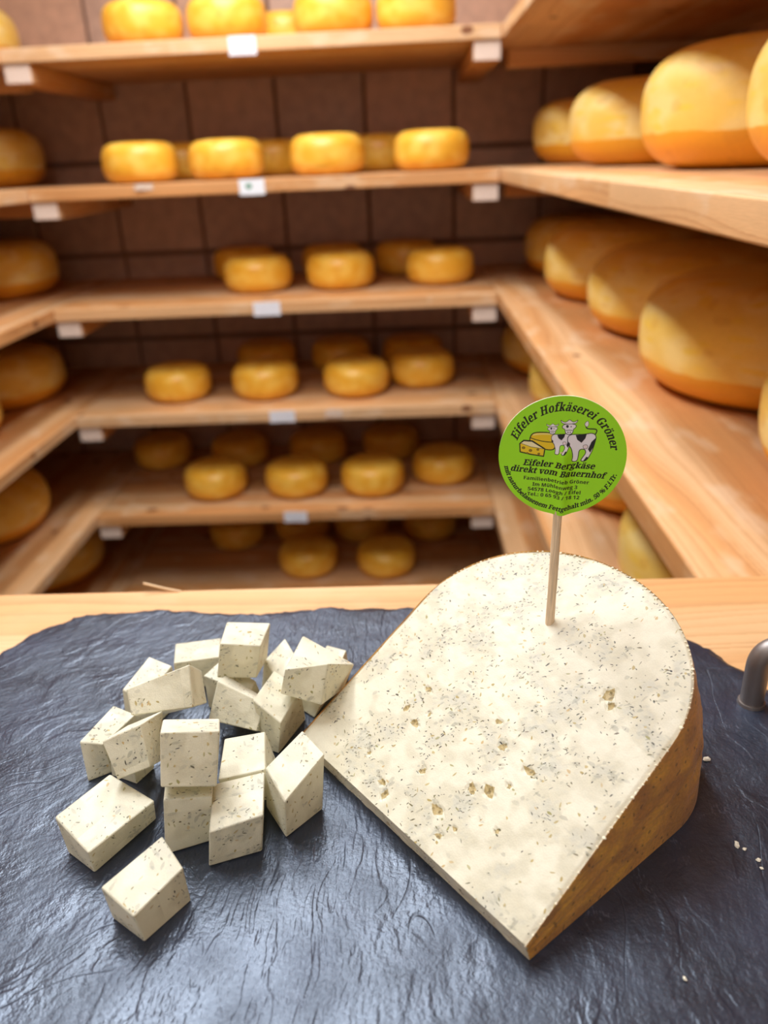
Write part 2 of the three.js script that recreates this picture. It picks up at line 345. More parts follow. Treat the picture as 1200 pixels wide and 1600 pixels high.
// ---------------------------------------------------------------- slate board
const slateGroup = thing('slate_board', 'dark grey slate serving board with metal handle under the cheese', 'serving board');
const slateCtr = [-0.03, -0.235];
{
  // outline, far side first, in metres (x, z)
  const key = [[-0.237, -0.3707], [-0.227, -0.3901], [-0.2138, -0.4051], [-0.1967, -0.4124], [-0.1574, -0.4144], [-0.1203, -0.4095], [-0.0853, -0.409], [-0.0584, -0.4125], [-0.0194, -0.4117], [0.03, -0.409],
    [0.085, -0.403], [0.12, -0.392], [0.1498, -0.3693], [0.1612, -0.3512], [0.1667, -0.3413], [0.1727, -0.326], [0.182, -0.30], [0.19, -0.25], [0.193, -0.18], [0.188, -0.12], [0.165, -0.085], [0.10, -0.070], [0, -0.066], [-0.10, -0.068], [-0.18, -0.075],
    [-0.232, -0.095], [-0.252, -0.15], [-0.256, -0.23], [-0.252, -0.31], [-0.246, -0.345]];
  const curve = new THREE.CatmullRomCurve3(key.map(([x, z]) => new THREE.Vector3(x, 0, z)), true, 'centripetal');
  const NA = 560, NR = 150, line = curve.getSpacedPoints(NA).slice(0, NA);
  const outline = line.map((p, i) => {
    const a = i / NA * Math.PI * 2, n = 0.0011 * N2(Math.cos(a) * 22, Math.sin(a) * 22) + 0.0006 * N2(Math.cos(a) * 70, Math.sin(a) * 70);
    const d = new THREE.Vector2(p.x - slateCtr[0], p.z - slateCtr[1]), l = d.length();
    return [slateCtr[0] + d.x * (1 + n / l), slateCtr[1] + d.y * (1 + n / l)];
  });
  const U0 = -0.27, V0 = -0.43, TW = 0.48, TD = 0.38;
  const wave = (x, z) => Math.min(-0.00012, -0.0003 + 0.00028 * N2(x * 9, z * 13) + 0.00016 * N2(x * 30 + 4, z * 40));
  const pos = [], uv = [], idx = [];
  for (let r = 0; r <= NR; r++) {
    const q = r / NR;
    for (let a = 0; a < NA; a++) {
      const [ox, oz] = outline[a], x = slateCtr[0] + (ox - slateCtr[0]) * q, z = slateCtr[1] + (oz - slateCtr[1]) * q;
      const rim = Math.hypot(ox - x, oz - z), chip = 0.0022 * smooth(0.004 + 0.003 * N2(ox * 60, oz * 60), 0, rim) * (0.5 + 0.5 * N2(ox * 45 + 9, oz * 45));
      pos.push(x, S + wave(x, z) - chip, z); uv.push((x - U0) / TW, (z - V0) / TD);
    }
  }
  const rings = [[-0.0028, 0.0012], [-0.0052, 0.0002], [-0.0078, -0.0022]];
  for (const [dy, dr] of rings) for (let a = 0; a < NA; a++) {
    const [ox, oz] = outline[a], dx = ox - slateCtr[0], dz = oz - slateCtr[1], l = Math.hypot(dx, dz), k = 1 + (dr + 0.0009 * N2(ox * 70 + dy * 900, oz * 70)) / l;
    pos.push(slateCtr[0] + dx * k, S + dy, slateCtr[1] + dz * k); uv.push((ox - U0) / TW + dy * 8, (oz - V0) / TD + dy * 8);
  }
  for (let r = 0; r < NR + rings.length; r++) for (let a = 0; a < NA; a++) {
    const b = (a + 1) % NA, i = r * NA + a, j = r * NA + b, k = i + NA, l = j + NA;
    if (r) idx.push(i, j, l); idx.push(i, l, k);
  }
  const base = (NR + rings.length) * NA; pos.push(slateCtr[0], S - 0.0078, slateCtr[1]); uv.push(0.5, 0.5);
  for (let a = 0; a < NA; a++) idx.push(base + a, base + (a + 1) % NA, base + NA);
  const g = new THREE.BufferGeometry();
  g.setAttribute('position', new THREE.Float32BufferAttribute(pos, 3)); g.setAttribute('uv', new THREE.Float32BufferAttribute(uv, 2)); g.setIndex(idx);
  g.computeVertexNormals();
  if (g.attributes.normal.getY(NA * 10) < 0) { for (let i = 0; i < idx.length; i += 3) { const t = idx[i]; idx[i] = idx[i + 1]; idx[i + 1] = t; } g.setIndex(idx); g.computeVertexNormals(); }

  // relief: cleavage terraces, cracks and fine grain
  const W = 1920, H = 1520, relief = new Float32Array(W * H), col = new Uint8Array(W * H * 4), ro = new Uint8Array(W * H * 4);
  for (let y = 0, i = 0; y < H; y++) for (let x = 0; x < W; x++, i++) {
    const X = U0 + (x + 0.5) / W * TW, Z = V0 + (y + 0.5) / H * TD;
    // the cleavage runs toward the viewer on the right and slants on the left
    const sl = smooth(0.0, -0.14, X) * 0.9, ca = Math.cos(sl), sa = Math.sin(sl);
    const u = X * ca + Z * sa, v = -X * sa + Z * ca;
    const wx = 0.005 * N2(X * 21 + 3, Z * 21), wz = 0.005 * N2(X * 21, Z * 21 + 8);
    const t = 0.95 * N2((u + wx) * 26, (v + wz) * 12) + 0.55 * N2((u + wx) * 75 + 5, (v + wz) * 38), tf = t - Math.floor(t);
    const terrace = Math.floor(t) + smooth(0.38, 0.62, tf);
    const streak = N2(u * 260 + wx * 200, v * 70) * 0.6 + N2(u * 520 + wx * 300, v * 150 + 5) * 0.4;
    const fine = N2(X * 420 + wx * 300, Z * 380) * 0.45 + N2(X * 900, Z * 900 + 5) * 0.35 + N2(X * 1800, Z * 1800) * 0.25;
    const mid = N2(X * 95 + 7 + wx * 60, Z * 80) * 0.7 + N2(u * 190, v * 120) * 0.5;
    const crackN = Math.abs(N2((u + wx * 0.7) * 34 + 31, v * 8 + 4)), crackGate = smooth(0.1, 0.45, N2(X * 13 + 40, Z * 13));
    const crack = smooth(0.03, 0.004, crackN) * crackGate;
    relief[i] = 0.5 + 0.13 * terrace + 0.075 * fine + 0.10 * mid + 0.03 * streak - 0.16 * crack;
    const dust = smooth(0.58, 0.8, N2(u * 900 + wx * 300, v * 240 + 60) * 0.6 + N2(X * 60, Z * 60) * 0.5);
    const m = 1 + 0.16 * N2(X * 14, Z * 14) + 0.1 * N2(X * 60, Z * 60 + 9) + 0.05 * fine;
    const c = rgbMix([40 * m, 44 * m, 57 * m], [122, 127, 142], dust * 0.45);
    col[i * 4] = c[0]; col[i * 4 + 1] = c[1]; col[i * 4 + 2] = c[2]; col[i * 4 + 3] = 255;
    const rv = clamp(100 + 22 * N2(X * 30, Z * 30) + 22 * fine + 30 * crack, 60, 230);
    ro[i * 4] = ro[i * 4 + 1] = ro[i * 4 + 2] = rv; ro[i * 4 + 3] = 255;
  }
  const cm = finish(new THREE.DataTexture(col, W, H, THREE.RGBAFormat), true, false), rm = finish(new THREE.DataTexture(ro, W, H, THREE.RGBAFormat), false, false);
  const slate = new THREE.MeshPhysicalMaterial({ map: cm, roughness: 1, roughnessMap: rm, bumpMap: floatTex(W, H, relief, false), bumpScale: 0.001, ior: 1.75, specularIntensity: 1.0, specularColor: new THREE.Color().setRGB(0.70, 0.82, 1.0) });
  part('slab', g, slate, slateGroup);
  for (const [x, z] of [[-0.21, -0.36], [0.14, -0.33], [-0.21, -0.12], [0.14, -0.12]]) {
    const ft = part('foot_pad', new THREE.CylinderGeometry(0.006, 0.006, S - 0.0078 - PLANK_TOP + 0.0003, 16), new THREE.MeshStandardMaterial({ color: 0x222222, roughness: 0.8 }), slateGroup);
    ft.position.set(x, PLANK_TOP + (S - 0.0078 - PLANK_TOP) / 2, z);
  }
  // bent round-bar handle, rising from the slate and swung outwards
  const r = 0.0054, y1 = S + 0.0315, hx = 0.1605, hz = -0.3135, hz2 = -0.195, out = 0.205;
  const path = new THREE.CurvePath(), v = (x, y, z) => new THREE.Vector3(x, y, z), b = 0.0115;
  path.add(new THREE.LineCurve3(v(hx, S - 0.001, hz), v(hx, y1 - b, hz)));
  path.add(new THREE.QuadraticBezierCurve3(v(hx, y1 - b, hz), v(hx, y1, hz), v(hx + b, y1, hz)));
  path.add(new THREE.LineCurve3(v(hx + b, y1, hz), v(out - b, y1, hz)));
  path.add(new THREE.QuadraticBezierCurve3(v(out - b, y1, hz), v(out, y1, hz), v(out, y1, hz + b)));
  path.add(new THREE.LineCurve3(v(out, y1, hz + b), v(out, y1, hz2 - b)));
  path.add(new THREE.QuadraticBezierCurve3(v(out, y1, hz2 - b), v(out, y1, hz2), v(out - b, y1, hz2)));
  path.add(new THREE.LineCurve3(v(out - b, y1, hz2), v(hx + b, y1, hz2)));
  path.add(new THREE.QuadraticBezierCurve3(v(hx + b, y1, hz2), v(hx, y1, hz2), v(hx, y1 - b, hz2)));
  path.add(new THREE.LineCurve3(v(hx, y1 - b, hz2), v(hx, S - 0.001, hz2)));
  const metal = new THREE.MeshStandardMaterial({ color: 0x8a827e, metalness: 0.7, roughness: 0.45 });
  const handle = part('handle', new THREE.TubeGeometry(path, 160, r, 20, false), metal, slateGroup);
  for (const z of [hz, hz2]) { const c = part('handle_collar', new THREE.CylinderGeometry(r + 0.0008, r + 0.0011, 0.0014, 24), metal, handle); c.position.set(hx, S + 0.0005, z); }
}

// ---------------------------------------------------------------- herb cheese surface
// tw, th: size of the texture in metres; things is a list of holes [x, y, rx, ry] in metres
function herbTexture(px, py, tw, th, seed, holes, periodic, patchy, density, sparse = () => 0) {
  const c = canvasOf(px, py), g = c.getContext('2d'), r = rng(seed), k = px / tw, o = seed * 3.1;
  const im = g.createImageData(px, py);
  const cluster = (x, y) => 0.75 * N2(x * 34 + o, y * 34) + 0.45 * N2(x * 95, y * 95 + o);
  for (let y = 0, i = 0; y < py; y++) for (let x = 0; x < px; x++, i += 4) {
    const X = x / k, Y = y / k;
    const m = cluster(X + 3, Y), n = -0.75 * m + 0.4 * N2(X * 60 + o, Y * 60);
    let q = rgbMix([232, 226, 200], [246, 241, 217], smooth(-0.2, 0.35, n));       // whey-clear paste and ivory curds
    q = rgbMix(q, [217, 215, 198], smooth(0.15, 0.8, m + 0.25 * N2(X * 260, Y * 260)) * 0.6 * patchy);            // greyish herb-stained paste
    const f = 1 + 0.01 * N2(X * 900, Y * 900);
    im.data[i] = q[0] * f; im.data[i + 1] = q[1] * f; im.data[i + 2] = q[2] * f; im.data[i + 3] = 255;
  }
  g.putImageData(im, 0, 0);
  const at = (x, y, fn) => {
    const xs = periodic ? [x - tw, x, x + tw] : [x], ys = periodic ? [y - th, y, y + th] : [y];
    for (const a of xs) for (const b of ys) if (a > -0.01 && a < tw + 0.01 && b > -0.01 && b < th + 0.01) { g.save(); g.translate(a * k, b * k); fn(); g.restore(); }
  };
  const fleck = (x, y, len, wid, ang, color, alpha) => at(x, y, () => {
    g.rotate(ang); g.globalAlpha = alpha; g.fillStyle = color; g.beginPath();
    const L = len * k, w = wid * k, j = () => 0.7 + 0.6 * r();
    g.moveTo(-L / 2, 0); g.quadraticCurveTo(-L / 5, -w * j(), L / 4, -w * 0.7 * j()); g.lineTo(L / 2, w * 0.2); g.quadraticCurveTo(0, w * j(), -L / 2, 0); g.fill();
  });
  const tones = ['#3c3a26', '#2e2c22', '#57502c', '#6d6636', '#4b4a3a', '#5a4a30', '#7d7550', '#39342e'];
  const area = tw * th * 1e6;
  // soft sunken flecks, seen through the paste
  for (let i = 0; i < area * 0.09; i++) { const x = r() * tw, y = r() * th; if (cluster(x + 3, y) < r() * 1.1 - 0.3) continue; fleck(x, y, 0.0012 + r() * 0.003, 0.0004 + r() * 0.0009, (r() - 0.5) * 2 - 0.5, '#7f7f70', 0.08 + r() * 0.2); }
  // herb flecks on the cut
  for (let i = 0; i < area * density; i++) {
    const x = r() * tw, y = r() * th; if (cluster(x + 3, y) < r() * 1.3 - 0.5 || r() < sparse(x, y)) continue;
    const big = r() < 0.2;
    fleck(x, y, (big ? 0.0011 : 0.0005) + r() * (big ? 0.0012 : 0.0008), 0.00013 + r() * (big ? 0.0004 : 0.00024), (r() - 0.5) * 2.4 - 0.5, tones[Math.floor(r() * tones.length)], 0.6 + r() * 0.4);
  }
  for (let i = 0; i < area * 0.012; i++) fleck(r() * tw, r() * th, 0.001 + r() * 0.0016, 0.0003 + r() * 0.0005, r() * 3.14, ['#c4a95e', '#b39a52', '#cfae70', '#9d9654'][Math.floor(r() * 4)], 0.5 + r() * 0.35);
  for (const [x, y, rx, ry] of holes) at(x, y, () => {
    g.globalAlpha = 0.8; g.fillStyle = '#bda264'; g.beginPath();
    for (let a = 0; a < 6; a++) { const t = (a + r() * 0.7) / 6 * 6.283, q = 0.45 + 0.9 * r(); g.lineTo(Math.cos(t) * rx * q * k, Math.sin(t) * ry * q * k); }
    g.closePath(); g.fill();
    g.fillStyle = '#6d5a2c'; for (let a = 0; a < 3; a++) { g.globalAlpha = 0.3 + 0.3 * r(); g.beginPath(); g.ellipse((r() - 0.5) * rx * k * 1.3, (r() - 0.5) * ry * k * 1.3, rx * k * (0.15 + 0.2 * r()), ry * k * (0.15 + 0.25 * r()), r() * 3, 0, 6.3); g.fill(); }
  });
  g.globalAlpha = 1;
  return canvasTex(c, periodic);
}
function cutRelief(w, h, tw, th, seed) {
  const a = new Float32Array(w * h);
  for (let y = 0, i = 0; y < h; y++) for (let x = 0; x < w; x++, i++) { const X = x / w * tw, Y = y / h * th; a[i] = 0.5 + 0.22 * N2(X * 90 + seed, Y * 90) + 0.14 * N2(X * 320, Y * 320 + seed) + 0.1 * N2(X * 1100, Y * 1100); }
  return floatTex(w, h, a);
}

// ---------------------------------------------------------------- the cut wedge
const WEDGE = { o: [-0.023, S, -0.2221], yaw: -0.8811, th: 0.5081, a: 0.0688, R: 0.1612, b: 0.0583, p: 2.0442, r0: 0.0179 };
{
  const t = thing('cheese_wedge', 'big wedge of herb cheese with brown rind lying on the slate board', 'cheese');
  t.position.set(...WEDGE.o);
  const { yaw, th, a, R, b, p, r0 } = WEDGE;
  const u = new THREE.Vector3(Math.cos(yaw), 0, -Math.sin(yaw)), w = new THREE.Vector3(-Math.sin(yaw), 0, -Math.cos(yaw)), up = new THREE.Vector3(0, 1, 0);
  const at = (s, r, ang, lift = 0) => new THREE.Vector3().addScaledVector(u, s).addScaledVector(w, r * Math.cos(ang) - lift * Math.sin(ang)).addScaledVector(up, r * Math.sin(ang) + lift * Math.cos(ang));
  const rmax = (s) => (R - b) + b * Math.pow(Math.max(0, 1 - Math.pow(Math.abs(s) / a, p)), 1 / p);
  const holes = [[-30.5, 69.2, 2, 1.2], [-23.7, 53.8, 2.1, 1.5], [7.2, 75.0, 1.7, 1.1], [15.5, 67.8, 1.4, 2], [31.7, 65.3, 3.1, 1.3], [16.4, 47.2, 2, 1.9], [23.4, 50.3, 2.8, 1.9], [11.0, 32.8, 2.5, 1.9], [-5.8, 40.6, 1.1, 1.8], [18.4, 25.9, 1.6, 1.5],
    [-12.5, 23.5, 1.6, 2.4], [-17.3, 26.6, 1.8, 1.2], [38.0, 108.1, 2.2, 3], [41.5, 104.8, 1.5, 2], [-32.6, 57.6, 1.0, 1.9], [28.5, 56.6, 1.2, 1.1], [-32.5, 32.4, 1.2, 1.1], [35.7, 40.8, 1.1, 1.1], [22, 31.6, 1.1, 1.1], [-21.5, 60.9, 1, 1]].map(([hs, hr, hx, hy]) => [hs / 1000, hr / 1000, hx / 850, hy / 900]);
  const TW = 0.15, TH2 = 0.17;   // the texture's size on the cut, s from -0.075, r from 0
  const face = herbTexture(1800, 2040, TW, TH2, 19, holes.map(([s, r, x, y]) => [s + 0.075, TH2 - r, x, y]), false, 1.0, 0.25, (x, y) => 0.75 * smooth(0.075, 0.02, Math.hypot(x - 0.075 - a, TH2 - y - r0)));
  const paste = new THREE.MeshPhysicalMaterial({ map: face, bumpMap: cutRelief(1024, 1024, 0.15, 0.15, 4), bumpScale: 0.00022, roughness: 1, transmission: 0.3, thickness: 0, ior: 1.45, clearcoat: 0.6, clearcoatRoughness: 0.38 });
  // a cut face as a grid over the wheel's section, with the holes sunk in
  const cut = (ang, pits, flip) => {
    const NS = pits ? 300 : 60, NT = pits ? 300 : 40, P = [], UV = [], I = [];
    for (let j = 0; j <= NT; j++) for (let i = 0; i <= NS; i++) {
      const s = -a * Math.cos(Math.PI * i / NS) * 0.5 - a * (1 - 2 * i / NS) * 0.5, q = j / NT, rm = rmax(s), r = r0 + (rm - r0) * q;
      let lift = 0;
      if (pits) {
        for (const [hs, hr, hx, hy] of holes) { const d = Math.hypot((s - hs) / hx, (r - hr) / hy) + 0.55 * N2(s * 520 + hs * 99, r * 520) + 0.25 * N2(s * 1300, r * 1300); lift = Math.min(lift, -0.0006 * smooth(1.0, 0.7, d)); }
        lift += 0.00018 * N2(s * 40, r * 40) + 0.00007 * N2(s * 160, r * 160);
        const edge = Math.min(a - Math.abs(s), rm - r); lift -= 0.0007 * smooth(0.0022, 0, edge);
      }
      P.push(...at(s, r, ang, lift).toArray()); UV.push((s + 0.075) / TW, r / TH2);
    }
    for (let j = 0; j < NT; j++) for (let i = 0; i < NS; i++) { const k = j * (NS + 1) + i, l = k + NS + 1; flip ? I.push(k, l, k + 1, k + 1, l, l + 1) : I.push(k, k + 1, l, k + 1, l + 1, l); }
    const g = new THREE.BufferGeometry(); g.setAttribute('position', new THREE.Float32BufferAttribute(P, 3)); g.setAttribute('uv', new THREE.Float32BufferAttribute(UV, 2)); g.setIndex(I); g.computeVertexNormals();
    return g;
  };
  const top = cut(th, true, false); { const n = top.attributes.normal; if (n.getY(4000) < 0) { const I = top.index.array; for (let i = 0; i < I.length; i += 3) { const q = I[i]; I[i] = I[i + 1]; I[i + 1] = q; } top.computeVertexNormals(); } }
  part('cut_face', top, paste, t);
  const bottom = cut(0, false, false); { const n = bottom.attributes.normal; if (n.getY(400) > 0) { const I = bottom.index.array; for (let i = 0; i < I.length; i += 3) { const q = I[i]; I[i] = I[i + 1]; I[i + 1] = q; } bottom.computeVertexNormals(); } }
  part('cut_face_underside', bottom, paste, t);
  // strip of cut paste along the thin end
  {
    const NS = 120, NA = 10, P = [], UV = [], I = [];
    for (let j = 0; j <= NA; j++) for (let i = 0; i <= NS; i++) { const s = -a + 2 * a * i / NS, an = th * j / NA, d = 0.0003 * N2(s * 90, j * 0.7); P.push(...at(s, r0 - d - 0.0006 * Math.sin(Math.PI * j / NA), an).toArray()); UV.push((s + 0.075) / TW, (0.02 + j / NA * 0.009) / TH2 + 0.1); }
    for (let j = 0; j < NA; j++) for (let i = 0; i < NS; i++) { const k = j * (NS + 1) + i, l = k + NS + 1; I.push(k, k + 1, l, k + 1, l + 1, l); }
    const g = new THREE.BufferGeometry(); g.setAttribute('position', new THREE.Float32BufferAttribute(P, 3)); g.setAttribute('uv', new THREE.Float32BufferAttribute(UV, 2)); g.setIndex(I); g.computeVertexNormals();
    part('thin_end', g, paste, t);
  }
  // rind: both flat sides and the rim of the wheel, swept through the wedge's angle
  {
    const prof = [];
    for (let i = 0; i <= 40; i++) prof.push([a, r0 + (R - b - r0) * i / 40]);
    for (let i = 1; i < 90; i++) { const q = Math.PI * i / 90, c = Math.cos(q), s = Math.sin(q); prof.push([a * Math.sign(c) * Math.pow(Math.abs(c), 2 / p), (R - b) + b * Math.pow(s, 2 / p)]); }
    for (let i = 0; i <= 40; i++) prof.push([-a, R - b - (R - b - r0) * i / 40]);
    const NA = 44, P = [], UV = [], I = []; let len = 0;
    prof.forEach(([s, r], i) => {
      if (i) len += Math.hypot(s - prof[i - 1][0], r - prof[i - 1][1]);
      for (let j = 0; j <= NA; j++) {
        const an = th * j / NA, n = (0.0005 * N3(s * 60, r * 60, an * 9) + 0.00018 * N3(s * 260, r * 260, an * 40)) * Math.sin(Math.PI * j / NA);
        P.push(...at(s * (1 + n / a), r + n, an).toArray()); UV.push(len / 0.2, r * an / 0.1 );
      }
    });
    for (let i = 0; i < prof.length - 1; i++) for (let j = 0; j < NA; j++) { const k = i * (NA + 1) + j, l = k + NA + 1; I.push(k, k + 1, l, k + 1, l + 1, l); }
    const g = new THREE.BufferGeometry(); g.setAttribute('position', new THREE.Float32BufferAttribute(P, 3)); g.setAttribute('uv', new THREE.Float32BufferAttribute(UV, 2)); g.setIndex(I); g.computeVertexNormals();
    const n = new THREE.Vector3().fromBufferAttribute(g.attributes.normal, 20 * (NA + 1) + 20);
    if (n.dot(u) < 0) { for (let i = 0; i < I.length; i += 3) { const q = I[i]; I[i] = I[i + 1]; I[i + 1] = q; } g.setIndex(I); g.computeVertexNormals(); }
    const bw = 1024, bh = 512, bp = new Float32Array(bw * bh);
    const skin = dataTex(bw, bh, (x, y, ix, iy) => {
      const X = x * 0.2, Y = y * 0.1;
      const weave = 0.5 * Math.sin(X * 5200 + 2 * N2(X * 60, Y * 60)) * Math.sin(Y * 5200 + 2 * N2(X * 60 + 9, Y * 60));
      const n1 = fbm(X * 50, Y * 50, 4), n2 = N2(X * 420, Y * 420);
      bp[iy * bw + ix] = 0.5 + 0.16 * weave + 0.2 * n2 + 0.2 * n1;
      let c = rgbMix([226, 172, 74], [212, 156, 76], smooth(-0.4, 0.4, n1));
      c = rgbMix(c, [170, 120, 68], smooth(0.1, 0.6, N2(X * 30 + 8, Y * 46)) * 0.6);
      c = rgbMix(c, [92, 70, 40], smooth(0.72, 0.84, N2(X * 210 + 3, Y * 160)) * 0.5);
      return c.map((q) => q * (1 + 0.05 * n2 + 0.03 * weave));
    });
    part('rind', g, new THREE.MeshPhysicalMaterial({ map: skin, bumpMap: floatTex(bw, bh, bp), bumpScale: 0.0003, roughness: 1, transmission: 0.3, thickness: 0, ior: 1.45, clearcoat: 0.35, clearcoatRoughness: 0.5 }), t);
    // ragged pale crumbs left by the knife along the rind's upper edge
    const r = rng(91), list = [];
    for (let i = 0; i < 280; i++) {
      const k = Math.floor(r() * (prof.length - 42)), [s, q] = prof[k], sz = 0.00016 + 0.00045 * r() * r();
      const c = new THREE.IcosahedronGeometry(sz, 0); c.scale(0.7 + r(), 0.5 + r() * 0.6, 0.7 + r()); c.rotateY(r() * 6);
      const v = at(s * (1 - 0.0006 * r() / a), q - 0.0006 * r(), th, -0.0003); c.translate(v.x, v.y, v.z); list.push(c);
    }
    const crumbs = part('edge_crumbs', mergeGeometries(list), new THREE.MeshStandardMaterial({ color: 0xf2e8cc, roughness: 0.7 }), t);
    crumbs.userData.kind = 'stuff';
  }
}

// ---------------------------------------------------------------- cheese cubes
// corners in tenths of a millimetre from the slate's top under the camera: upper four, then lower four
const CUBES = [
  ['cheese cube nearest the viewer, lying alone in front of the pile', [-1144,163,-1974,-973,198,-2172,-865,171,-2046,-991,155,-1859,-1133,0,-1981,-992,6,-2165,-861,0,-2051,-985,0,-1882]],
  ['long flat cheese block at the front left of the pile', [-1443,169,-2301,-1304,166,-2539,-1077,143,-2404,-1262,128,-2157,-1414,0,-2280,-1281,8,-2540,-1106,0,-2453,-1270,0,-2180]],
  ['cheese cube standing directly under the upright stacked cube at the front', [-996,250,-2299,-1031,212,-2426,-844,195,-2454,-815,233,-2328,-1018,0,-2261,-1040,3,-2426,-864,0,-2461,-852,0,-2328]],
  ['upright cheese cube stacked on another at the front centre of the pile', [-986,518,-2368,-1039,436,-2548,-820,399,-2592,-770,484,-2413,-988,330,-2278,-1047,245,-2456,-836,210,-2501,-788,289,-2320]],
  ['slanted cheese cube at the front right, beside the upright stacked cube', [-806,177,-2203,-841,195,-2438,-636,212,-2487,-605,206,-2257,-831,0,-2202,-859,4,-2440,-659,2,-2480,-634,0,-2274]],
  ['cheese cube directly behind the slanted front-right cube', [-831,179,-2474,-842,221,-2681,-666,243,-2697,-635,212,-2496,-808,0,-2510,-831,32,-2712,-640,57,-2730,-617,24,-2528]],
  ['tall pointed cheese piece on the slate next to the wedge tip', [-629,243,-2472,-493,292,-2642,-387,281,-2505,-532,204,-2322,-656,0,-2507,-501,13,-2636,-414,0,-2490,-548,0,-2339]],
  ['cheese cube with bright top behind the pointed piece, below the tilted one', [-754,258,-2895,-689,259,-3122,-559,190,-3054,-621,181,-2824,-720,0,-2866,-673,3,-3105,-551,0,-3076,-650,0,-2832]],
  ['tilted cheese cube on top, leaning against the wedge', [-604,375,-2956,-548,399,-3204,-297,298,-3096,-397,432,-2917,-636,253,-2942,-565,197,-3155,-356,171,-3079,-439,237,-2870]],
  ['cheese cube at the back, showing only a pale corner between two upper cubes', [-779,178,-3313,-684,227,-3444,-598,198,-3285,-679,161,-3160,-811,1,-3319,-683,2,-3429,-558,1,-3284,-686,0,-3174]],
  ['cheese block underneath the tilted cube, touching the wedge', [-559,160,-3150,-469,174,-3452,-365,171,-3403,-437,140,-3094,-595,2,-3154,-485,6,-3451,-365,0,-3497,-511,0,-3080]],
  ['highest cheese cube of the pile, square-set with a bright flat top', [-932,412,-3125,-943,403,-3334,-726,389,-3336,-739,394,-3125,-969,222,-3115,-962,215,-3325,-760,187,-3321,-778,214,-3119]],
  ['flat cheese block at the back left of the highest cube', [-1240,174,-3316,-1282,170,-3502,-1045,174,-3542,-1015,180,-3356,-1266,0,-3340,-1278,1,-3506,-1050,0,-3543,-1019,0,-3355]],
  ['cheese cube mostly hidden under the highest cube', [-1055,192,-3180,-995,192,-3312,-803,143,-3195,-810,162,-3073,-1053,2,-3176,-996,1,-3308,-775,0,-3213,-832,0,-3081]],
  ['leaning cheese cube in mid-pile, just behind the upright stacked cube', [-922,314,-2967,-929,229,-3132,-715,120,-3066,-704,224,-2910,-962,169,-2871,-973,65,-3026,-733,0,-2981,-737,128,-2836]],
  ['big leaning cheese block in the upper left of the pile', [-1272,410,-2785,-1286,315,-2963,-998,350,-3000,-994,495,-2844,-1241,329,-2711,-1242,185,-2867,-967,234,-2910,-975,344,-2737]],
  ['leftmost cheese cube at the edge of the pile', [-1507,173,-2733,-1432,184,-2973,-1316,164,-2928,-1388,183,-2702,-1479,0,-2670,-1441,0,-2969,-1319,0,-2934,-1387,0,-2730]],
  ['tipped cheese cube propped between the leftmost cube and the long front block', [-1301,344,-2528,-1267,273,-2715,-1105,336,-2733,-1137,412,-2548,-1235,209,-2453,-1233,117,-2629,-1113,148,-2631,-1095,262,-2466]],
  ['cheese cube behind the big leaning block, at the upper left edge', [-1423,196,-3074,-1355,227,-3306,-1223,213,-3241,-1291,186,-3010,-1442,0,-3078,-1361,2,-3298,-1204,2,-3240,-1285,0,-3020]],
  ['cheese cube hidden beneath the tipped cube near the leftmost one', [-1371,164,-2712,-1321,146,-2822,-1181,141,-2741,-1244,162,-2632,-1385,1,-2708,-1318,0,-2827,-1203,0,-2752,-1253,0,-2653]],
];
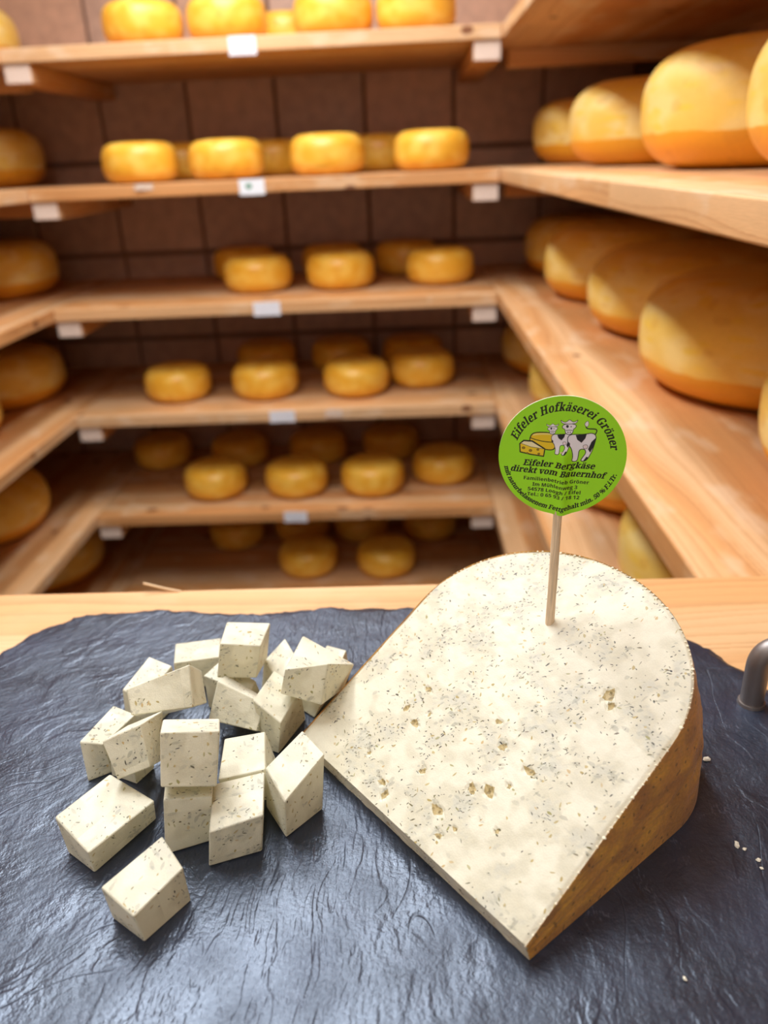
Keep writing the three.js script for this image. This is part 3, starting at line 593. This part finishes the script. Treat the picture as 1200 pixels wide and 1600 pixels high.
{
  const TW = 0.08, maps = [0, 1].map((k) => herbTexture(1024, 1024, TW, TW, 51 + k * 8, [[0.02, 0.03, 0.0011, 0.0008], [0.055, 0.062, 0.0012, 0.001]], true, 0.75, 0.125));
  const relief = cutRelief(1024, 1024, TW, TW, 15);
  const mats = maps.map((m) => new THREE.MeshPhysicalMaterial({ map: m, bumpMap: relief, bumpScale: 0.0003, roughness: 1, transmission: 0.3, thickness: 0, ior: 1.45, clearcoat: 0.6, clearcoatRoughness: 0.38 }));
  const src = new RoundedBoxGeometry(2, 2, 2, 4, 0.075), r = rng(7);
  CUBES.forEach(([label, q], n) => {
    const V = []; for (let i = 0; i < 8; i++) V.push(new THREE.Vector3(q[i * 3] / 1e4, q[i * 3 + 1] / 1e4, q[i * 3 + 2] / 1e4));
    const SG = [[-1, 1, 1], [-1, 1, -1], [1, 1, -1], [1, 1, 1], [-1, -1, 1], [-1, -1, -1], [1, -1, -1], [1, -1, 1]];
    const C = V.reduce((s, v) => s.add(v), new THREE.Vector3()).multiplyScalar(1 / 8); C.y = Math.min(...V.map((v) => v.y));
    const map3 = (x, y, z) => { const o = new THREE.Vector3(); SG.forEach(([a, b, c], i) => o.addScaledVector(V[i], (1 + a * x) * (1 + b * y) * (1 + c * z) / 8)); return o; };
    const g = src.clone(), P = g.attributes.position, NN = g.attributes.normal, uv = g.attributes.uv;
    const ox = r(), oy = r(), ow = [r(), r(), r()];
    for (let i = 0; i < P.count; i++) {
      const x = P.getX(i), y = P.getY(i), z = P.getZ(i), e = 1e-3;
      const A = [NN.getX(i), NN.getY(i), NN.getZ(i)], M = A.map(Math.abs), f = M.indexOf(Math.max(...M));
      const v = map3(x, y, z), jx = map3(x + e, y, z).sub(v), jy = map3(x, y + e, z).sub(v), jz = map3(x, y, z + e).sub(v);
      const nn = new THREE.Vector3().crossVectors(jy, jz).multiplyScalar(A[0]).addScaledVector(new THREE.Vector3().crossVectors(jz, jx), A[1]).addScaledVector(new THREE.Vector3().crossVectors(jx, jy), A[2]).normalize();
      v.sub(C);
      P.setXYZ(i, v.x, v.y, v.z); NN.setXYZ(i, nn.x, nn.y, nn.z);
      const s = [jx, jy, jz].map((d) => d.length() / e), k = [[2, 1], [0, 2], [0, 1]][f], c = [x, y, z];
      uv.setXY(i, c[k[0]] * s[k[0]] / TW + ox + ow[f] , c[k[1]] * s[k[1]] / TW + oy + ow[(f + 1) % 3]);
    }
    const o = single('cheese_cube', g, mats[n % 2], label, 'cheese cube', 'herb cheese cubes piled on the slate');
    o.position.set(C.x, C.y + S, C.z);
  });
}

// crumbs fallen on the slate
{
  const m = new THREE.MeshStandardMaterial({ color: 0xf1ead4, roughness: 0.6 }), r = rng(33);
  [[0.126, -0.2746, 1.3, 'pale crumb touching the right side of the wedge'], [0.1209, -0.2276, 1.2, 'largest of the pale crumbs right of the wedge'], [0.123, -0.2254, 0.7, 'tiny pale crumb just below the largest one'], [0.1262, -0.2202, 0.8, 'pale crumb near the right edge, third of its row'],
    [0.1258, -0.2164, 0.6, 'pale crumb near the right edge, last of its row'], [0.0837, -0.1733, 0.7, 'pale crumb alone at the lower right of the slate']].forEach(([x, z, s, label]) => {
    const g = new THREE.IcosahedronGeometry(0.00085 * s, 1), p = g.attributes.position;
    for (let i = 0; i < p.count; i++) { const q = 1 + 0.45 * N3(p.getX(i) * 1500 + x * 90, p.getY(i) * 1500, p.getZ(i) * 1500); p.setXYZ(i, p.getX(i) * q * 1.4, p.getY(i) * q * 0.7, p.getZ(i) * q); }
    g.computeVertexNormals();
    const o = single('cheese_crumb', g, m, label, 'crumb', 'crumbs on the slate'); o.position.set(x, S + 0.0002 * s, z); o.rotation.y = r() * 6;
  });
}

// ---------------------------------------------------------------- label on a wooden pick
{
  const base = new THREE.Vector3(0.0578, 1.2733, -0.2943), D = 0.0495, ctr = new THREE.Vector3(0.0592, 1.3499, -0.2943);
  const t = thing('label_pick', 'round green printed label on a wooden pick stuck in the wedge', 'label');
  t.position.copy(base);
  const top = ctr.clone().sub(base).multiplyScalar(1.03);
  // squared wooden stick with rounded edges
  const dir = top.clone().normalize(), len = top.length() + 0.012;
  const sg = new THREE.CylinderGeometry(0.0018, 0.0019, len, 14, 24), sp = sg.attributes.position;
  for (let i = 0; i < sp.count; i++) { const q = 1 + 0.05 * N3(sp.getX(i) * 500, sp.getY(i) * 60, sp.getZ(i) * 500); sp.setX(i, sp.getX(i) * q); sp.setZ(i, sp.getZ(i) * q); }
  sg.computeVertexNormals();
  const stickTex = dataTex(64, 512, (x, y) => { const n = 0.10 * N2(x * 14, y * 3) + 0.06 * N2(x * 40, y * 9); return [232, 206, 172].map((q) => q * (1 + n)); });
  const st = part('stick', sg, new THREE.MeshStandardMaterial({ map: stickTex, roughness: 0.65 }), t);
  st.quaternion.setFromUnitVectors(new THREE.Vector3(0, 1, 0), dir); st.position.copy(dir).multiplyScalar(len / 2 - 0.012);

  // print
  const Q = 1024, c = canvasOf(Q, Q), g = c.getContext('2d');
  const RX = 530, RY = 492, CX = 588, CY = 560;
  g.fillStyle = '#a4ee1c'; g.fillRect(0, 0, Q, Q);
  g.save(); g.translate(Q / 2, Q / 2); g.rotate(-0.02); g.scale(Q / 2 / RX, Q / 2 / RY); g.translate(-CX, -CY);   // now in print units
  const ink = '#17160f';
  const script = (s, x, y, x2, y2, h, bold = true) => {
    g.save(); g.translate(x, y); g.rotate(Math.atan2(y2 - y, x2 - x)); g.transform(1, 0, -0.28, 1, 0, 0);
    g.font = `bold ${h}px serif`; g.fillStyle = ink; const w = g.measureText(s).width, L = Math.hypot(x2 - x, y2 - y); g.scale(L / w, 1); g.fillText(s, 0, 0); g.lineWidth = 2.6; g.strokeStyle = ink; g.strokeText(s, 0, 0); g.restore();
  };
  const sans = (s, x, y, x2, y2, h) => { g.save(); g.translate(x, y); g.rotate(Math.atan2(y2 - y, x2 - x)); g.font = `bold ${h}px sans-serif`; g.fillStyle = ink; g.strokeStyle = ink; g.lineWidth = 0.6; const w = g.measureText(s).width; g.scale(Math.hypot(x2 - x, y2 - y) / w, 1); g.fillText(s, 0, 0); g.strokeText(s, 0, 0); g.restore(); };
  // lettering along an arc; angles in degrees, counter-clockwise from the right
  const arc = (s, a0, a1, rad, h, inward, slant, font = 'serif') => {
    g.font = `bold ${h}px ${font}`; g.fillStyle = ink;
    const ws = [...s].map((ch) => g.measureText(ch).width), tot = ws.reduce((p, q) => p + q, 0); let run = 0;
    [...s].forEach((ch, i) => {
      const f = (run + ws[i] / 2) / tot, a = (a0 + (a1 - a0) * f) * Math.PI / 180; run += ws[i];
      const k = Math.abs(a1 - a0) * Math.PI / 180 * rad * RX / tot;
      g.save(); g.translate(CX + Math.cos(a) * rad * RX, CY - Math.sin(a) * rad * RY); g.rotate(inward ? -a - Math.PI / 2 + Math.PI : Math.PI / 2 - a);
      g.transform(1, 0, -slant, 1, 0, 0); g.scale(k, 1); g.fillText(ch, -ws[i] / 2, 0); g.lineWidth = 2.6; g.strokeStyle = ink; g.strokeText(ch, -ws[i] / 2, 0); g.restore();
    });
  };
  arc('Eifeler Hofkäserei Gröner', 159, 8, 0.755, 92, false, 0.25);
  script('Eifeler Bergkäse', 262, 630, 860, 668, 68); script('direkt vom Bauernhof', 155, 680, 945, 748, 68);
  sans('Familienbetrieb Gröner', 268, 752, 820, 796, 41); sans('Im Mühlenweg 3', 345, 806, 726, 837, 41); sans('54578 Loogh / Eifel', 305, 846, 756, 884, 41); sans('Tel.: 0 65 93 / 18 12', 302, 890, 746, 926, 41);
  const bottomArc = (s, a0, a1, rad, h) => {
    g.font = `bold ${h}px serif`; g.fillStyle = ink;
    const ws = [...s].map((ch) => g.measureText(ch).width), tot = ws.reduce((p, q) => p + q, 0); let run = 0;
    [...s].forEach((ch, i) => {
      const a = (a0 + (a1 - a0) * (run + ws[i] / 2) / tot) * Math.PI / 180; run += ws[i];
      const k = Math.abs(a1 - a0) * Math.PI / 180 * rad * RX / tot;
      g.save(); g.translate(CX + Math.cos(a) * rad * RX, CY - Math.sin(a) * rad * RY); g.rotate(-a - Math.PI / 2 + 0);
      g.rotate(Math.PI * 2); g.transform(1, 0, -0.22, 1, 0, 0); g.scale(k, 1); g.fillText(ch, -ws[i] / 2, 0); g.lineWidth = 2.6; g.strokeStyle = ink; g.strokeText(ch, -ws[i] / 2, 0); g.restore();
    });
  };
  bottomArc('mit naturbelassenem Fettgehalt min. 50 % F.i.Tr.', 190.5, 340, 0.925, 52);
  // the picture: two cheeses and two cows
  const poly = (pts, fill, width = 7, stroke = ink) => { g.beginPath(); pts.forEach(([x, y], i) => (i ? g.lineTo(x, y) : g.moveTo(x, y))); g.closePath(); if (fill) { g.fillStyle = fill; g.fill(); } if (width) { g.lineWidth = width; g.strokeStyle = stroke; g.lineJoin = 'round'; g.stroke(); } };
  const blob = (pts, fill, width = 5, stroke = ink) => { g.beginPath(); const n = pts.length; for (let i = 0; i < n; i++) { const [x, y] = pts[i], [x2, y2] = pts[(i + 1) % n], mx = (x + x2) / 2, my = (y + y2) / 2; i ? g.quadraticCurveTo(x, y, mx, my) : g.moveTo(mx, my); } const [x, y] = pts[0], [x2, y2] = pts[1]; g.quadraticCurveTo(x, y, (x + x2) / 2, (y + y2) / 2); g.closePath(); if (fill) { g.fillStyle = fill; g.fill(); } if (width) { g.lineWidth = width; g.strokeStyle = stroke; g.stroke(); } };
  blob([[318, 408], [340, 362], [420, 356], [520, 366], [530, 440], [528, 500], [470, 505], [380, 480], [322, 430]], '#f2cf1e', 8);
  g.lineWidth = 6; g.strokeStyle = ink; g.beginPath(); g.moveTo(322, 402); g.quadraticCurveTo(420, 440, 525, 440); g.stroke();
  g.fillStyle = '#f9e889'; g.beginPath(); g.moveTo(345, 372); g.quadraticCurveTo(430, 358, 510, 370); g.lineTo(500, 382); g.quadraticCurveTo(420, 370, 345, 385); g.fill();
  poly([[236, 452], [268, 424], [340, 428], [445, 494], [436, 556], [330, 540], [240, 520]], '#f4d321', 9);
  poly([[244, 448], [270, 430], [338, 434], [436, 494], [330, 478]], '#fbf0bd', 3);
  g.fillStyle = '#a8850f'; for (const [x, y, r] of [[268, 486, 12], [326, 508, 12], [388, 500, 10], [396, 536, 9], [300, 530, 8]]) { g.beginPath(); g.ellipse(x, y, r, r * 0.75, 0, 0, 6.3); g.fill(); g.lineWidth = 3; g.stroke(); }
  const cow = (ox, oy, s) => {
    g.save(); g.translate(ox, oy); g.scale(s, s);
    const w = '#f3eef3', d = '#1c1a1e';
    // tail
    g.lineWidth = 9; g.strokeStyle = d; g.beginPath(); g.moveTo(250, 118); g.bezierCurveTo(300, 40, 170, 100, 172, 50); g.stroke(); blob([[168, 52], [156, 30], [186, 2], [196, 34], [184, 58]], w, 3);
    blob([[40, 116], [20, 150], [34, 200], [60, 232], [74, 300], [60, 338], [108, 342], [118, 300], [122, 240], [170, 238], [182, 270], [150, 312], [136, 340], [184, 340], [226, 270], [250, 190], [262, 130], [226, 104], [160, 118], [100, 116]], w, 6);
    poly([[90, 122], [180, 116], [170, 150], [140, 186], [104, 160]], d, 0); poly([[262, 140], [250, 200], [214, 268], [196, 240], [222, 180]], d, 0); poly([[22, 168], [46, 190], [44, 220], [26, 196]], d, 0); poly([[186, 302], [160, 338], [182, 338], [204, 310]], d, 0);
    blob([[150, 206], [190, 200], [196, 232], [160, 240]], '#f0dfe2', 3);
    // head
    blob([[-24, 46], [-2, 30], [60, 28], [96, 40], [84, 66], [70, 70], [66, 104], [36, 120], [4, 106], [0, 70], [-20, 66]], w, 5);
    blob([[6, 40], [28, 36], [32, 58], [14, 64]], d, 0); blob([[-28, 22], [-40, -6], [-16, 12], [10, 16], [36, -10], [62, 16], [88, 10], [108, -6], [94, 24], [60, 30], [0, 30]], w, 4);
    g.fillStyle = d; for (const [x, y] of [[22, 52], [50, 52], [26, 98], [44, 98]]) { g.beginPath(); g.ellipse(x, y, 4, 6, 0, 0, 6.3); g.fill(); }
    g.lineWidth = 4; g.beginPath(); g.moveTo(8, 84); g.quadraticCurveTo(34, 76, 62, 84); g.stroke();
    g.restore();
  };
  cow(480, 292, 0.72); cow(606, 264, 0.99);
  g.restore();
  const print = canvasTex(c, false);
  // the disc: two paper faces glued around the stick, so a soft ridge runs down the middle
  const NR = 28, NA = 96, P = [], UV = [], I = [], T = 0.0005, ridge = (x, y) => 0.0024 * smooth(0.0065, -0.001, y) * Math.exp(-((x - 0.0004 + y * 0.018) ** 2) / (2 * 0.0019 ** 2));
  const curl = (x, y) => 0.00018 * Math.sin(x * 160) + 0.9 * x * x;
  for (const side of [1, -1]) for (let j = 0; j <= NR; j++) for (let i = 0; i < NA; i++) {
    const a = i / NA * Math.PI * 2, q = D / 2 * j / NR, x = Math.cos(a) * q, y = Math.sin(a) * q;
    P.push(x, y, side * (T / 2 + ridge(x, y)) - curl(x, y)); UV.push(0.5 + x / D, 0.5 + y / D);
  }
  const ring = (NR + 1) * NA;
  for (let sd = 0; sd < 2; sd++) for (let j = 0; j < NR; j++) for (let i = 0; i < NA; i++) { const o = sd * ring, k = o + j * NA + i, k2 = o + j * NA + (i + 1) % NA, l = k + NA, l2 = k2 + NA; sd ? I.push(k, l2, l, k, k2, l2) : I.push(k, l, l2, k, l2, k2); }
  const g2 = new THREE.BufferGeometry(); g2.setAttribute('position', new THREE.Float32BufferAttribute(P, 3)); g2.setAttribute('uv', new THREE.Float32BufferAttribute(UV, 2)); g2.setIndex(I); g2.computeVertexNormals();
  const disc = part('paper_label', g2, new THREE.MeshPhysicalMaterial({ map: print, roughness: 0.5, clearcoat: 0.08, clearcoatRoughness: 0.3 }), t);
  disc.userData.label = 'round green label with black lettering, cows and cheese';
  // edge band closing the two faces
  const eP = [], eI = []; for (let i = 0; i < NA; i++) { const k = NR * NA + i; for (const o of [0, ring]) eP.push(P[(k + o) * 3], P[(k + o) * 3 + 1], P[(k + o) * 3 + 2]); const n = (i + 1) % NA; eI.push(i * 2, n * 2, i * 2 + 1, n * 2, n * 2 + 1, i * 2 + 1); }
  const eg = new THREE.BufferGeometry(); eg.setAttribute('position', new THREE.Float32BufferAttribute(eP, 3)); eg.setIndex(eI); eg.computeVertexNormals();
  part('paper_edge', eg, new THREE.MeshStandardMaterial({ color: 0xe9efd8, roughness: 0.8 }), disc);
  disc.position.copy(ctr).sub(base);
  disc.rotation.y = Math.atan2(EYE.x - ctr.x, EYE.z - ctr.z) + 0.06;
}

scene.traverse((o) => { if (o.isMesh) { o.castShadow = true; o.receiveShadow = true; } });
renderer.render(scene, camera);
